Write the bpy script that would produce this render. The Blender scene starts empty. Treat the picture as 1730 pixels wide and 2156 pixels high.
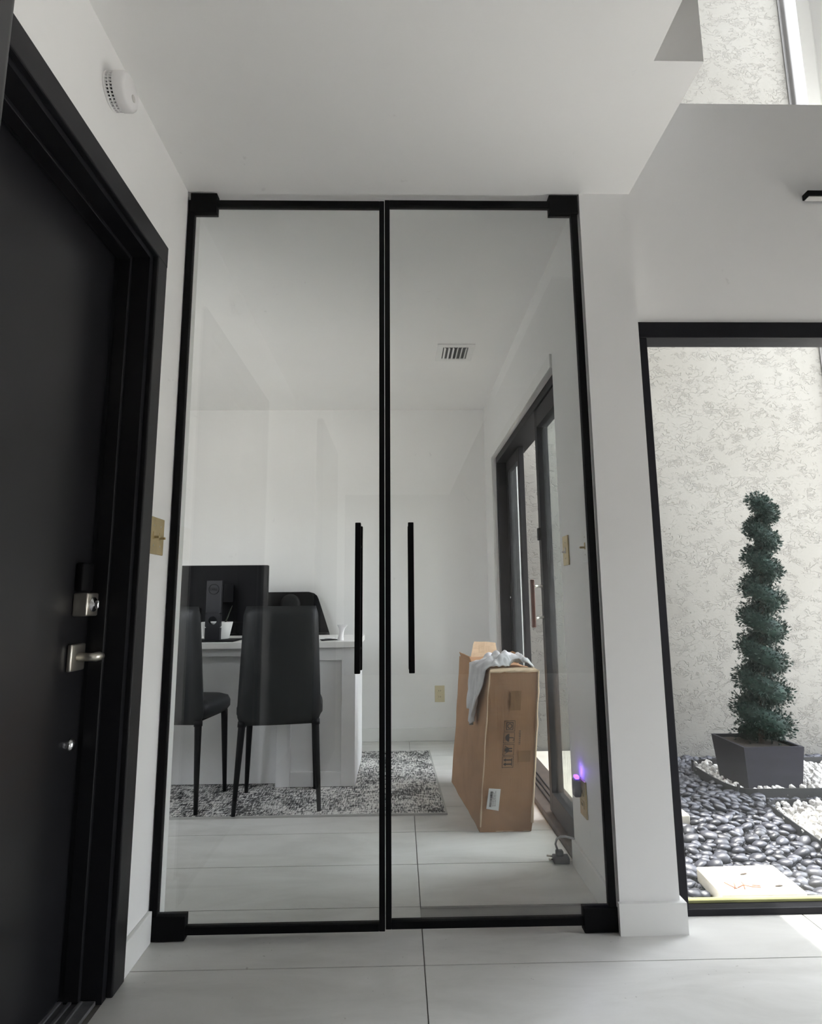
import bpy, bmesh, math, random
from mathutils import Vector, Matrix, noise
random.seed(7)
SC = bpy.context.scene
COL = SC.collection

# ------------------------------------------------------------------ camera
def make_camera():
    f, pit, yaw, rol = 1209.5, .1514, .0211, -.0083
    cp, sp, c, s = math.cos(pit), math.sin(pit), math.cos(yaw), math.sin(yaw)
    F = Vector((s*cp, c*cp, sp)); R = Vector((c, -s, 0)); U = R.cross(F)
    r2 = math.cos(rol)*R + math.sin(rol)*U
    u2 = -math.sin(rol)*R + math.cos(rol)*U
    cd = bpy.data.cameras.new('camera')
    cd.sensor_fit = 'HORIZONTAL'; cd.sensor_width = 36.0
    cd.lens = f*36.0/1730.0; cd.clip_start = 0.02; cd.clip_end = 200
    co = bpy.data.objects.new('camera', cd); COL.objects.link(co)
    m = Matrix((r2, u2, -F)).transposed().to_4x4()
    m.translation = Vector((.7484, -1.8717, .9907))
    co.matrix_world = m
    SC.camera = co
make_camera()

# ------------------------------------------------------------------ sky, sun, exposure
def make_sky():
    w = bpy.data.worlds.new('sky'); SC.world = w; w.use_nodes = True
    nt = w.node_tree; nt.nodes.clear()
    out = nt.nodes.new('ShaderNodeOutputWorld'); bg = nt.nodes.new('ShaderNodeBackground')
    sky = nt.nodes.new('ShaderNodeTexSky')
    sky.sky_type = 'NISHITA'; sky.sun_disc = False
    sky.sun_elevation = math.radians(79); sky.sun_rotation = math.radians(8)
    sky.air_density = 1.0; sky.dust_density = 2.0; sky.ozone_density = 1.0
    hsv = nt.nodes.new('ShaderNodeHueSaturation'); hsv.inputs['Saturation'].default_value = .22
    nt.links.new(sky.outputs[0], hsv.inputs['Color']); nt.links.new(hsv.outputs[0], bg.inputs[0])
    bg.inputs[1].default_value = SKY
    nt.links.new(bg.outputs[0], out.inputs[0])
SKY = 2.5
SUN = 14.5
EXPOSURE = .05
make_sky()
sd = bpy.data.lights.new('sun', 'SUN'); sd.energy = SUN; sd.angle = math.radians(.6); sd.color = (1, .96, .9)
so = bpy.data.objects.new('sun', sd); COL.objects.link(so)
_el = math.radians(79.6)
_h = Vector((-.15, -1, 0)).normalized()
so.rotation_euler = Vector((_h.x*math.cos(_el), _h.y*math.cos(_el), -math.sin(_el))).to_track_quat('-Z', 'Y').to_euler()
so.location = (4, 6, 14)
vs = SC.view_settings
SC.display_settings.display_device = 'sRGB'
vs.view_transform = 'Standard'; vs.look = 'None'; vs.gamma = 1; vs.exposure = EXPOSURE; vs.use_curve_mapping = False
cy = SC.cycles
cy.max_bounces = 14; cy.diffuse_bounces = 8; cy.glossy_bounces = 5; cy.transmission_bounces = 8
cy.transparent_max_bounces = 32; cy.sample_clamp_indirect = 6
cy.use_denoising = True
try:
    cy.denoiser = 'OPENIMAGEDENOISE'; cy.denoising_input_passes = 'RGB_ALBEDO_NORMAL'
except Exception:
    pass
cy.caustics_reflective = False; cy.caustics_refractive = False

# ------------------------------------------------------------------ materials
class N:
    """small node-tree helper"""
    def __init__(s, name):
        s.m = bpy.data.materials.new(name); s.m.use_nodes = True
        s.t = s.m.node_tree; s.t.nodes.clear()
        s.out = s.add('ShaderNodeOutputMaterial')
    def add(s, typ, **kw):
        n = s.t.nodes.new(typ)
        for k, v in kw.items():
            setattr(n, k, v)
        return n
    def link(s, a, b):
        s.t.links.new(a, b)
    def bsdf(s, col=None, rough=.5, metal=0, spec=.5):
        b = s.add('ShaderNodeBsdfPrincipled')
        if col: b.inputs['Base Color'].default_value = (*col, 1)
        b.inputs['Roughness'].default_value = rough
        b.inputs['Metallic'].default_value = metal
        b.inputs['Specular IOR Level'].default_value = spec
        s.link(b.outputs[0], s.out.inputs[0])
        return b
    def coord(s, kind='Object', scale=(1, 1, 1), rot=(0, 0, 0)):
        mp = s.add('ShaderNodeMapping')
        mp.inputs['Scale'].default_value = scale; mp.inputs['Rotation'].default_value = rot
        if kind == 'Position':
            g = s.add('ShaderNodeNewGeometry'); s.link(g.outputs['Position'], mp.inputs[0])
        else:
            g = s.add('ShaderNodeTexCoord'); s.link(g.outputs[kind], mp.inputs[0])
        return mp.outputs[0]
    def noise(s, vec, scale, detail=4, rough=.55, dist=0):
        n = s.add('ShaderNodeTexNoise')
        n.inputs['Scale'].default_value = scale; n.inputs['Detail'].default_value = detail
        n.inputs['Roughness'].default_value = rough; n.inputs['Distortion'].default_value = dist
        s.link(vec, n.inputs['Vector']); return n.outputs['Fac']
    def ramp(s, fac, stops, interp='LINEAR'):
        r = s.add('ShaderNodeValToRGB'); r.color_ramp.interpolation = interp
        e = r.color_ramp.elements
        while len(e) > 1: e.remove(e[-1])
        e[0].position = stops[0][0]; e[0].color = (*stops[0][1], 1)
        for p, c in stops[1:]:
            k = e.new(p); k.color = (*c, 1)
        s.link(fac, r.inputs[0]); return r.outputs[0]
    def bump(s, h, b, strength=.3, dist=.01):
        n = s.add('ShaderNodeBump'); n.inputs['Strength'].default_value = strength
        n.inputs['Distance'].default_value = dist
        s.link(h, n.inputs['Height']); s.link(n.outputs[0], b.inputs['Normal'])
    def math(s, op, a, b=None):
        n = s.add('ShaderNodeMath', operation=op)
        for i, v in enumerate((a, b)):
            if v is None: continue
            if isinstance(v, (int, float)): n.inputs[i].default_value = v
            else: s.link(v, n.inputs[i])
        return n.outputs[0]
    def mixc(s, fac, a, b):
        n = s.add('ShaderNodeMix', data_type='RGBA')
        if isinstance(fac, (int, float)): n.inputs[0].default_value = fac
        else: s.link(fac, n.inputs[0])
        for i, v in ((6, a), (7, b)):
            if isinstance(v, tuple): n.inputs[i].default_value = (*v, 1)
            else: s.link(v, n.inputs[i])
        return n.outputs[2]

def plain(name, col, rough=.5, metal=0, spec=.5, var=.06, vscale=8, bump=0, bscale=120):
    n = N(name); b = n.bsdf(col, rough, metal, spec)
    v = n.coord('Object')
    if var:
        f = n.noise(v, vscale, 3)
        lo = tuple(c*(1-var) for c in col); hi = tuple(min(1, c*(1+var)) for c in col)
        n.link(n.ramp(f, [(.3, lo), (.7, hi)]), b.inputs['Base Color'])
    if bump:
        n.bump(n.noise(v, bscale, 3), b, bump, .002)
    return n.m

def paint(name, col):
    n = N(name); b = n.bsdf(col, .55, 0, .3)
    v = n.coord('Position')
    f = n.noise(v, 1.7, 4, .6)
    base = n.ramp(f, [(.3, tuple(c*.965 for c in col)), (.7, col)])
    sm = n.noise(v, 9, 2, .5, 1.0)
    sm2 = n.noise(v, 45, 3)
    msk = n.math('MULTIPLY', n.ramp(sm, [(.70, (0, 0, 0)), (.76, (1, 1, 1))]), n.ramp(sm2, [(.5, (0, 0, 0)), (.6, (1, 1, 1))]))
    n.link(n.mixc(n.math('MULTIPLY', msk, .3), base, tuple(c*.6 for c in col)), b.inputs['Base Color'])
    n.bump(n.noise(v, 260, 2), b, .08, .001)
    return n.m

def glass_mat(name, tint=(.97, .985, .975), refl=1.0):
    n = N(name)
    geo = n.add('ShaderNodeNewGeometry')
    ior = n.add('ShaderNodeMix', data_type='FLOAT')
    ior.inputs[2].default_value = 1.52; ior.inputs[3].default_value = 1/1.52
    n.link(geo.outputs['Backfacing'], ior.inputs[0])
    fr = n.add('ShaderNodeFresnel'); n.link(ior.outputs[0], fr.inputs[0])
    tr = n.add('ShaderNodeBsdfTransparent'); tr.inputs[0].default_value = (*tint, 1)
    gl = n.add('ShaderNodeBsdfGlossy'); gl.inputs['Roughness'].default_value = 0
    gl.inputs[0].default_value = (1, 1, 1, 1)
    mx = n.add('ShaderNodeMixShader')
    n.link(n.math('MULTIPLY', fr.outputs[0], refl), mx.inputs[0])
    n.link(tr.outputs[0], mx.inputs[1]); n.link(gl.outputs[0], mx.inputs[2])
    n.link(mx.outputs[0], n.out.inputs[0])
    return n.m

def film_mat():
    """glass still under its crinkled protective plastic film"""
    n = N('filmed_glass')
    v = n.coord('Object', (1, 14, 1.2))
    f = n.noise(v, 4, 5, .6, .6)
    fac = n.ramp(f, [(.38, (.02,)*3), (.5, (.22,)*3), (.62, (.04,)*3), (.7, (.42,)*3)])
    tr = n.add('ShaderNodeBsdfTransparent'); tr.inputs[0].default_value = (.93, .96, .95, 1)
    df = n.add('ShaderNodeBsdfPrincipled'); df.inputs['Base Color'].default_value = (.55, .57, .6, 1); df.inputs['Roughness'].default_value = .25
    n.bump(f, df, .6, .01)
    mx = n.add('ShaderNodeMixShader'); n.link(fac, mx.inputs[0])
    n.link(tr.outputs[0], mx.inputs[1]); n.link(df.outputs[0], mx.inputs[2])
    n.link(mx.outputs[0], n.out.inputs[0])
    return n.m

def tile_mat():
    n = N('porcelain_tile'); b = n.bsdf(None, .32, 0, .45)
    v = n.coord('Position', (.9, 3.2, 1)); v2 = n.coord('Position')
    f = n.noise(v, 2.2, 6, .62, .6); g = n.noise(v2, 1.1, 3)
    c1 = n.ramp(f, [(.28, (.56, .555, .53)), (.5, (.66, .655, .63)), (.72, (.74, .735, .715))])
    c2 = n.ramp(g, [(.3, (.86, .86, .85)), (.7, (1, 1, 1))])
    mu = n.add('ShaderNodeMix', data_type='RGBA', blend_type='MULTIPLY'); mu.inputs[0].default_value = 1
    n.link(c1, mu.inputs[6]); n.link(c2, mu.inputs[7])
    sp = n.noise(v2, 60, 2); sp2 = n.noise(v2, 4, 2)
    dirt = n.math('MULTIPLY', n.ramp(sp, [(.70, (0, 0, 0)), (.74, (1, 1, 1))]), n.ramp(sp2, [(.5, (0, 0, 0)), (.65, (1, 1, 1))]))
    n.link(n.mixc(n.math('MULTIPLY', dirt, .45), mu.outputs[2], (.16, .15, .13)), b.inputs['Base Color'])
    n.link(n.ramp(f, [(.3, (.42,)*3), (.7, (.3,)*3)]), b.inputs['Roughness'])
    return n.m

def rug_mat():
    n = N('woven_rug'); b = n.bsdf(None, .95, 0, .1)
    def layer(sx, sy, s):
        return n.noise(n.coord('Object', (sx, sy, 1)), s, 4, .75)
    h = layer(1, 6, 26); k = layer(6, 1, 26); big = n.noise(n.coord('Object'), 5, 2)
    m = n.math('ADD', n.math('MULTIPLY', h, .52), n.math('MULTIPLY', k, .52))
    m = n.math('ADD', m, n.math('MULTIPLY', big, .22))
    n.link(n.ramp(m, [(.565, (.018, .018, .02)), (.615, (.10, .10, .10)), (.655, (.78, .77, .74))]), b.inputs['Base Color'])
    n.bump(m, b, .8, .006)
    return n.m

def stucco_mat():
    n = N('skip_trowel_stucco'); b = n.bsdf(None, .85, 0, .2)
    v = n.coord('Position', (1, 1, 1.5))
    # thin curved trowel ridges: level lines of two distorted noises, in loose patches
    def ridges(scale, dist, off, w):
        r = n.math('ABSOLUTE', n.math('SUBTRACT', n.noise(v, scale, 2, .5, dist), off))
        return n.ramp(r, [(0, (1, 1, 1)), (w*.5, (.5,)*3), (w, (0, 0, 0))])
    patch = n.ramp(n.noise(v, 7, 3, .6), [(.48, (0, 0, 0)), (.57, (1, 1, 1))])
    patch2 = n.ramp(n.noise(v, 9, 3, .6, .5), [(.52, (0, 0, 0)), (.60, (1, 1, 1))])
    rid = n.math('MAXIMUM', n.math('MULTIPLY', ridges(16, .9, .5, .03), patch), n.math('MULTIPLY', ridges(30, 1.1, .47, .05), patch2))
    fine = n.noise(v, 60, 3)
    h = n.math('ADD', n.math('MULTIPLY', rid, -1.0), n.math('MULTIPLY', fine, .22))
    g = n.noise(v, 1.2, 3)
    col = n.ramp(g, [(.3, (.176, .169, .154)), (.7, (.196, .19, .176))])
    # trowel ridge lines mixed slightly darker into the base colour
    n.link(n.mixc(n.math('MULTIPLY', rid, .11), col, (.10, .09, .075)), b.inputs['Base Color'])
    n.bump(h, b, .75, .006)
    return n.m

def card_mat(name, col):
    n = N(name); b = n.bsdf(None, .8, 0, .2)
    v = n.coord('Object'); vv = n.coord('Object', (22, 22, 1))
    f = n.noise(v, 5, 4, .6, .4); g = n.noise(vv, 6, 2)
    c = n.ramp(f, [(.3, tuple(x*.84 for x in col)), (.5, col), (.72, tuple(min(1, x*1.14) for x in col))])
    n.link(n.mixc(n.math('MULTIPLY', g, .18), c, tuple(x*.7 for x in col)), b.inputs['Base Color'])
    n.bump(n.math('ADD', g, f), b, .2, .004)
    return n.m

def pebble_mat(name, stops, rough, bump=.15):
    n = N(name); b = n.bsdf(None, rough, 0, .5)
    oi = n.add('ShaderNodeObjectInfo')
    v = n.coord('Object')
    f = n.noise(v, 26, 4, .6)
    r = n.math('ADD', n.math('MULTIPLY', oi.outputs['Random'], .6), n.math('MULTIPLY', f, .4))
    n.link(n.ramp(r, stops), b.inputs['Base Color'])
    n.bump(f, b, bump, .004)
    return n.m

def leaf_mat():
    n = N('topiary_leaf'); b = n.bsdf(None, .65, 0, .2)
    f = n.noise(n.coord('Object'), 34, 3, .7)
    n.link(n.ramp(f, [(.25, (.003, .010, .009)), (.5, (.008, .025, .020)), (.75, (.024, .055, .042))]), b.inputs['Base Color'])
    return n.m

def emit(name, col, e):
    n = N(name); b = n.bsdf(col, .4)
    b.inputs['Emission Color'].default_value = (*col, 1); b.inputs['Emission Strength'].default_value = e
    return n.m

MT = dict(
    wall=paint('white_wall_paint', (.87, .867, .86)),
    ceil=paint('ceiling_paint', (.88, .875, .865)),
    dimwall=paint('bounce_cutting_paint', (.33, .32, .31)),  # dark tone put on unseen hall surfaces to cut bounced light
    trim=plain('white_trim_paint', (.8, .8, .785), .35, var=.02),
    tile=tile_mat(),
    grout=plain('grout', (.30, .295, .28), .9),
    stucco=stucco_mat(),
    blackmetal=plain('black_powder_coat', (.005, .005, .0055), .6, 0, .08, var=0),
    door=plain('black_satin_door_paint', (.012, .012, .014), .3, 0, .5, var=.15, vscale=3),
    casing=plain('black_casing_paint', (.008, .008, .010), .42, 0, .35, var=.1),
    glass=glass_mat('clear_glass', (.98, .985, .98)),
    winglass=glass_mat('window_glass', (.98, .99, .985)),
    film=film_mat(),
    bronze=plain('dark_bronze_aluminium', (.010, .010, .0125), .55, 0, .2, var=.1),
    window=plain('black_window_frame', (.009, .009, .012), .5, 0, .2, var=.1),
    sill=plain('worn_brown_track', (.07, .055, .045), .6, 0, .4, var=.35, vscale=20),
    brass=plain('aged_brass', (.50, .40, .22), .35, .75, .5, var=.12, vscale=20),
    ivory=plain('ivory_plastic', (.62, .55, .36), .4, var=.04),
    nickel=plain('satin_nickel', (.55, .52, .46), .3, .9, .5, var=.05),
    chrome=plain('bright_chrome', (.75, .75, .77), .15, 1, .5, var=0),
    alu=plain('ribbed_aluminium', (.24, .24, .25), .45, .7, .5, var=.25, vscale=30),
    blackplastic=plain('black_plastic', (.005, .005, .006), .6, 0, .12, var=.1),
    greyplastic=plain('charcoal_plastic', (.014, .014, .017), .5, 0, .25, var=.1),
    meshfab=plain('black_mesh_fabric', (.010, .010, .011), .8, 0, .15, var=.3, vscale=60, bump=.5, bscale=400),
    leather=plain('black_faux_leather', (.011, .012, .013), .5, 0, .3, var=.15, vscale=30, bump=.2, bscale=220),
    chairmetal=plain('black_chair_steel', (.007, .007, .008), .5, 0, .2, var=0),
    desk=plain('light_grey_laminate', (.80, .80, .80), .4, 0, .4, var=.03),
    desktop=plain('white_laminate', (.84, .83, .81), .35, 0, .45, var=.03),
    rug=rug_mat(),
    rugedge=plain('rug_binding', (.42, .42, .40), .9),
    card=card_mat('cardboard', (.375, .215, .118)),
    cardedge=card_mat('torn_cardboard_edge', (.64, .50, .35)),
    carddark=card_mat('brown_packing_tape', (.27, .155, .075)),
    ink=plain('black_print', (.05, .035, .028), .8, var=.3, vscale=60),
    paper=plain('white_label_paper', (.78, .78, .76), .6, var=.03),
    cloth=plain('grey_white_cotton', (.60, .60, .61), .95, 0, .1, var=.12, vscale=14, bump=.5, bscale=300),
    ceramic=plain('white_ceramic', (.66, .66, .64), .35, var=.03),
    stem=plain('dark_stem', (.04, .05, .035), .6),
    whiteplastic=plain('white_plastic', (.78, .77, .77), .4, 0, .4, var=.02),
    greyvent=plain('dark_hollow', (.02, .02, .02), .8),
    wirewhite=plain('grey_cable', (.42, .42, .42), .5),
    adapter=plain('grey_adapter_plastic', (.06, .06, .06), .5),
    pebble=pebble_mat('black_river_pebble', [(.2, (.014, .015, .021)), (.5, (.032, .034, .046)), (.8, (.065, .068, .084))], .45),
    whitestone=pebble_mat('white_marble_chip', [(.2, (.34, .33, .315)), (.8, (.56, .555, .545))], .8, .6),
    gravelbed=plain('dark_gravel_bed', (.03, .03, .034), .8, var=.4, vscale=40, bump=.8, bscale=60),
    whitebed=plain('white_gravel_bed', (.62, .6, .57), .9, var=.25, vscale=60, bump=1, bscale=70),
    edging=plain('black_edging_plastic', (.012, .012, .013), .5, var=.2),
    stone=plain('cream_stepping_stone', (.66, .62, .53), .8, 0, .2, var=.06, vscale=9, bump=.25, bscale=90),
    planter=plain('charcoal_planter', (.013, .013, .022), .6, 0, .25, var=.15, vscale=14),
    soil=plain('potting_soil', (.03, .022, .016), .95, var=.4, vscale=40),
    leaf=leaf_mat(),
    bark=plain('bark', (.05, .035, .025), .9, var=.3, vscale=30),
    twig=plain('dried_red_twig', (.30, .11, .06), .8, var=.3, vscale=40),
    wood=plain('dark_red_wood_grip', (.11, .035, .022), .4, var=.25, vscale=25),
    gasket=plain('lime_glazing_gasket', (.34, .34, .15), .5, var=.3, vscale=6),
    lens=plain('frosted_lamp_lens', (.55, .54, .52), .5, var=.02),
    led=emit('violet_led', (.22, .08, 1.0), 4),
    downspout=plain('painted_downspout', (.17, .165, .165), .5, var=.03),
    bluegrey=plain('grey_night_light_plastic', (.16, .16, .2), .4),
    bounceground=plain('bounce_ground', (.56, .54, .50), .9, var=.1),
)

# ------------------------------------------------------------------ object helpers
W = {}          # object name -> world base point used for its vertices
def _setup(o, mat, smooth):
    if mat: o.data.materials.append(MT[mat])
    if smooth:
        for p in o.data.polygons: p.use_smooth = True
def obj(name, bm, mat, parent=None, smooth=False, local=False):
    """link a bmesh as ONE object; vertices are in world space unless local"""
    me = bpy.data.meshes.new(name)
    base = W.get(parent.name, Vector()) if parent else Vector()
    if parent is not None and not local and base.length:
        bmesh.ops.translate(bm, verts=bm.verts, vec=-base)
    bmesh.ops.recalc_face_normals(bm, faces=bm.faces)
    bm.to_mesh(me); bm.free()
    o = bpy.data.objects.new(name, me); COL.objects.link(o)
    if parent:
        o.parent = parent; W[o.name] = base
    _setup(o, mat, smooth)
    return o
def tag(o, label=None, cat=None, group=None, kind=None):
    if label: o['label'] = label
    if cat: o['category'] = cat
    if group: o['group'] = group
    if kind: o['kind'] = kind
    return o
def thing(name, label, cat, loc=(0, 0, 0), group=None, kind=None, rotz=0):
    o = bpy.data.objects.new(name, None); COL.objects.link(o)
    o.location = loc; o.rotation_euler = (0, 0, rotz); o.empty_display_size = .05
    W[o.name] = Vector(loc)
    return tag(o, label, cat, group, kind)
def struct(name, bm, mat, parent=None, smooth=False):
    o = obj(name, bm, mat, parent, smooth)
    if not parent: o['kind'] = 'structure'
    return o
def copy_tree(o, parent=None):
    c = o.copy(); COL.objects.link(c)
    if parent: c.parent = parent
    for ch in list(o.children): copy_tree(ch, c)
    return c

def box(x0, x1, y0, y1, z0, z1, bev=0, seg=2, bm=None):
    b = bmesh.new()
    v = [b.verts.new((x, y, z)) for x in (x0, x1) for y in (y0, y1) for z in (z0, z1)]
    for f in ((0, 1, 3, 2), (4, 6, 7, 5), (0, 4, 5, 1), (2, 3, 7, 6), (0, 2, 6, 4), (1, 5, 7, 3)):
        b.faces.new([v[i] for i in f])
    bmesh.ops.recalc_face_normals(b, faces=b.faces)
    if bev:
        bmesh.ops.bevel(b, geom=list(b.edges), offset=bev, segments=seg, affect='EDGES', profile=.5)
    return merge(bm, b)
def merge(bm, b):
    if bm is None: return b
    me = bpy.data.meshes.new('tmp'); b.to_mesh(me); b.free()
    bm.from_mesh(me); bpy.data.meshes.remove(me)
    return bm
def tube(pts, r, n=8, bm=None, caps=True):
    """round tube along points; r a number or a list"""
    b = bmesh.new(); P = [Vector(p) for p in pts]; rings = []
    up = None
    for i, p in enumerate(P):
        d = (P[min(i+1, len(P)-1)] - P[max(i-1, 0)]).normalized()
        if up is None:
            up = Vector((0, 0, 1)) if abs(d.z) < .9 else Vector((1, 0, 0))
        a = d.cross(up)
        if a.length < 1e-4: a = d.cross(Vector((0, 1, 0)))
        a.normalize(); c = a.cross(d).normalized(); up = c
        rr = r[i] if isinstance(r, (list, tuple)) else r
        rings.append([b.verts.new(p + (a*math.cos(t) + c*math.sin(t))*rr) for t in [2*math.pi*k/n for k in range(n)]])
    for A, B in zip(rings, rings[1:]):
        for k in range(n): b.faces.new((A[k], A[(k+1) % n], B[(k+1) % n], B[k]))
    if caps:
        b.faces.new(rings[0][::-1]); b.faces.new(rings[-1])
    return merge(bm, b)
def lathe(prof, c, n=24, axis='z', bm=None):
    """surface of revolution: prof = [(r, h)], about an axis through c"""
    b = bmesh.new(); rings = []
    for r, h in prof:
        ring = []
        for k in range(n):
            t = 2*math.pi*k/n; u, v = r*math.cos(t), r*math.sin(t)
            co = {'z': (u, v, h), 'x': (h, u, v), 'y': (u, h, v)}[axis]
            ring.append(b.verts.new(Vector(c) + Vector(co)))
        rings.append(ring)
    for A, B in zip(rings, rings[1:]):
        for k in range(n): b.faces.new((A[k], A[(k+1) % n], B[(k+1) % n], B[k]))
    b.faces.new(rings[0][::-1]); b.faces.new(rings[-1])
    bmesh.ops.recalc_face_normals(b, faces=b.faces)
    return merge(bm, b)
def prism(poly, d0, d1, axis='y', bm=None, bev=0):
    """extrude a polygon (list of 2-D points) along an axis"""
    b = bmesh.new()
    def P(u, v, d): return {'y': (u, d, v), 'x': (d, u, v), 'z': (u, v, d)}[axis]
    A = [b.verts.new(P(u, v, d0)) for u, v in poly]; B = [b.verts.new(P(u, v, d1)) for u, v in poly]
    b.faces.new(A); b.faces.new(B[::-1])
    for i in range(len(poly)):
        j = (i+1) % len(poly); b.faces.new((A[i], B[i], B[j], A[j]))
    bmesh.ops.recalc_face_normals(b, faces=b.faces)
    if bev: bmesh.ops.bevel(b, geom=list(b.edges), offset=bev, segments=2, affect='EDGES', profile=.5)
    return merge(bm, b)
def wall_grid(axis, d0, d1, us, vs_, solid):
    """one connected slab with openings. axis: normal axis; us/vs_: breaks along the two others; solid(i,j)->bool"""
    b = bmesh.new(); cache = {}
    def V(i, j, k):
        if (i, j, k) not in cache:
            d = (d0, d1)[k]; u, v = us[i], vs_[j]
            cache[(i, j, k)] = b.verts.new({'x': (d, u, v), 'y': (u, d, v), 'z': (u, v, d)}[axis])
        return cache[(i, j, k)]
    nu, nv = len(us)-1, len(vs_)-1
    S = lambda i, j: 0 <= i < nu and 0 <= j < nv and solid(i, j)
    for i in range(nu):
        for j in range(nv):
            if not S(i, j): continue
            for k in (0, 1):
                b.faces.new([V(i, j, k), V(i+1, j, k), V(i+1, j+1, k), V(i, j+1, k)])
            for (di, dj, a, c) in ((-1, 0, (i, j), (i, j+1)), (1, 0, (i+1, j), (i+1, j+1)), (0, -1, (i, j), (i+1, j)), (0, 1, (i, j+1), (i+1, j+1))):
                if not S(i+di, j+dj):
                    b.faces.new([V(*a, 0), V(*c, 0), V(*c, 1), V(*a, 1)])
    bmesh.ops.recalc_face_normals(b, faces=b.faces)
    return b

H = 2.44
# ================================================================== SETTING
# floor: one base with the tiles of the part in view as its children
fl = struct('floor', box(-1.55, 1.588, -1.05, 2.55, -.15, -.006), 'grout')
box_right = struct('floor_right', box(1.588, 3.6, -1.05, .1, -.15, -.006), 'grout')
struct('floor_back', box(-.15, 3.6, -6.0, -1.05, -.15, 0), 'tile')
GX = [-1.588, -.388, .812, 2.012, 3.212]
gy = [-1.045 + .305*k for k in range(13)]
def tile(x0, x1, y0, y1, parent):
    g = .0016
    return obj('tile', box(x0+g, x1-g, y0+g, y1-g, -.006, 0), 'tile', parent)
for i in range(4):
    for j in range(12):
        x0, x1, y0, y1 = GX[i], GX[i+1], gy[j], gy[j+1]
        if y0 > .05:
            if i < 2: tile(max(x0, -1.4), x1, y0, min(y1, 2.39), fl)
            elif i == 2: tile(x0, 1.408, y0, min(y1, 2.39), fl)
        else:
            x0 = max(x0, .0 if y1 < .03 else -1.4)
            if x1 > x0: tile(x0, x1, y0, min(y1, .175 if x1 < 1.6 else .098), fl)

# walls
DO = (-1.17, -.236, 2.04)           # front door opening: y0, y1, top
struct('wall_left', wall_grid('x', -.15, 0, [-6.15, DO[0], DO[1], .13], [-.15, DO[2], H],
       lambda i, j: not (i == 1 and j == 0)), 'wall')
struct('wall_front', wall_grid('y', .0, .13, [-1.55, -.90, -.40, -.15], [-.15, .9, 1.9, H],
       lambda i, j: not (i == 1 and j == 1)), 'wall')  # unseen opening added to let more daylight into the office
struct('wall_rear', box(-1.55, 1.588, 2.40, 2.55, -.15, H), 'wall')
struct('wall_office_left', box(-1.55, -1.40, .13, 2.40, -.15, H), 'wall')
struct('ground_bounce_left', wall_grid('z', -.30, -.12, [-30, -1.56, -.16], [-25, -.01, 25], lambda i, j: i == 0 or j == 0), 'bounceground')  # unseen pale ground added to bounce sunlight in through the front opening
SO = (.449, 2.03, 1.967)            # sliding door opening
struct('wall_right', wall_grid('x', 1.405, 1.588, [0, SO[0], SO[1], 2.55], [-.15, SO[2], H],
       lambda i, j: not (i == 1 and j == 0)), 'wall')
struct('wall_window', wall_grid('y', .10, .25, [1.588, 1.60, 2.5, 3.55, 3.6], [-.15, -.05, 1.992, 2.913, 3.85, 4.0],
       lambda i, j: not ((i in (1, 2) and j == 1) or (i == 1 and j == 3))), 'wall')
# upper storey beside the double-height hall
struct('wall_upper', box(1.45, 1.588, -.52, .25, H+.2, 4.0), 'wall')
struct('wall_upper_back', box(1.30, 1.45, -6.0, -.52, H+.2, 4.0), 'dimwall')
struct('wall_back', box(-.15, 3.75, -6.15, -6.0, -.15, 4.0), 'dimwall')
struct('wall_far_right', wall_grid('x', 3.6, 3.75, [-6.0, -5.4, -4.45, -1.02, -.1, .25], [-.15, .03, 1.4, 4.0],
       lambda i, j: not (i in (1, 3) and j == 1)), 'wall')  # both unseen openings added to bring daylight into the foyer and hall
struct('ceiling', wall_grid('z', H, H+.2, [-1.55, -.15, 1.45, 1.588], [-6.15, -.52, 0, 2.55],
       lambda i, j: (i == 0 and j == 2) or i == 1 or (i == 2 and j > 0)), 'ceil')
struct('ceiling_hall', box(1.30, 3.75, -6.15, .25, 4.0, 4.2), 'dimwall')
struct('wall_skyblock_office', box(-1.55, 1.588, .251, 2.55, H+.201, 8.5), 'stucco')  # unseen block added to limit the sky light reaching the stucco wall
struct('wall_skyblock_hall', box(1.45, 3.75, .0, .25, 4.201, 8.5), 'stucco')  # unseen high wall added to dim the upper part of the stucco
# unseen slab added to keep sun off the floor inside the window's left end
struct('sun_blocker', box(1.60, 2.0, .251, .50, 2.15, 2.19), 'trim')

# baseboards
struct('baseboard_left', box(0, .014, -.171, .0, 0, .088, .003), 'trim')
struct('baseboard_right', prism([(1.398, -.0145), (1.6025, -.0145), (1.6025, .099), (1.588, .099), (1.588, 0), (1.398, 0)], 0, .088, 'z'), 'trim')
struct('baseboard_office_right', box(1.393, 1.405, .06, SO[0], 0, .092, .003), 'trim')
struct('baseboard_rear', box(-1.4, 1.393, 2.388, 2.40, 0, .092, .003), 'trim')

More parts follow.
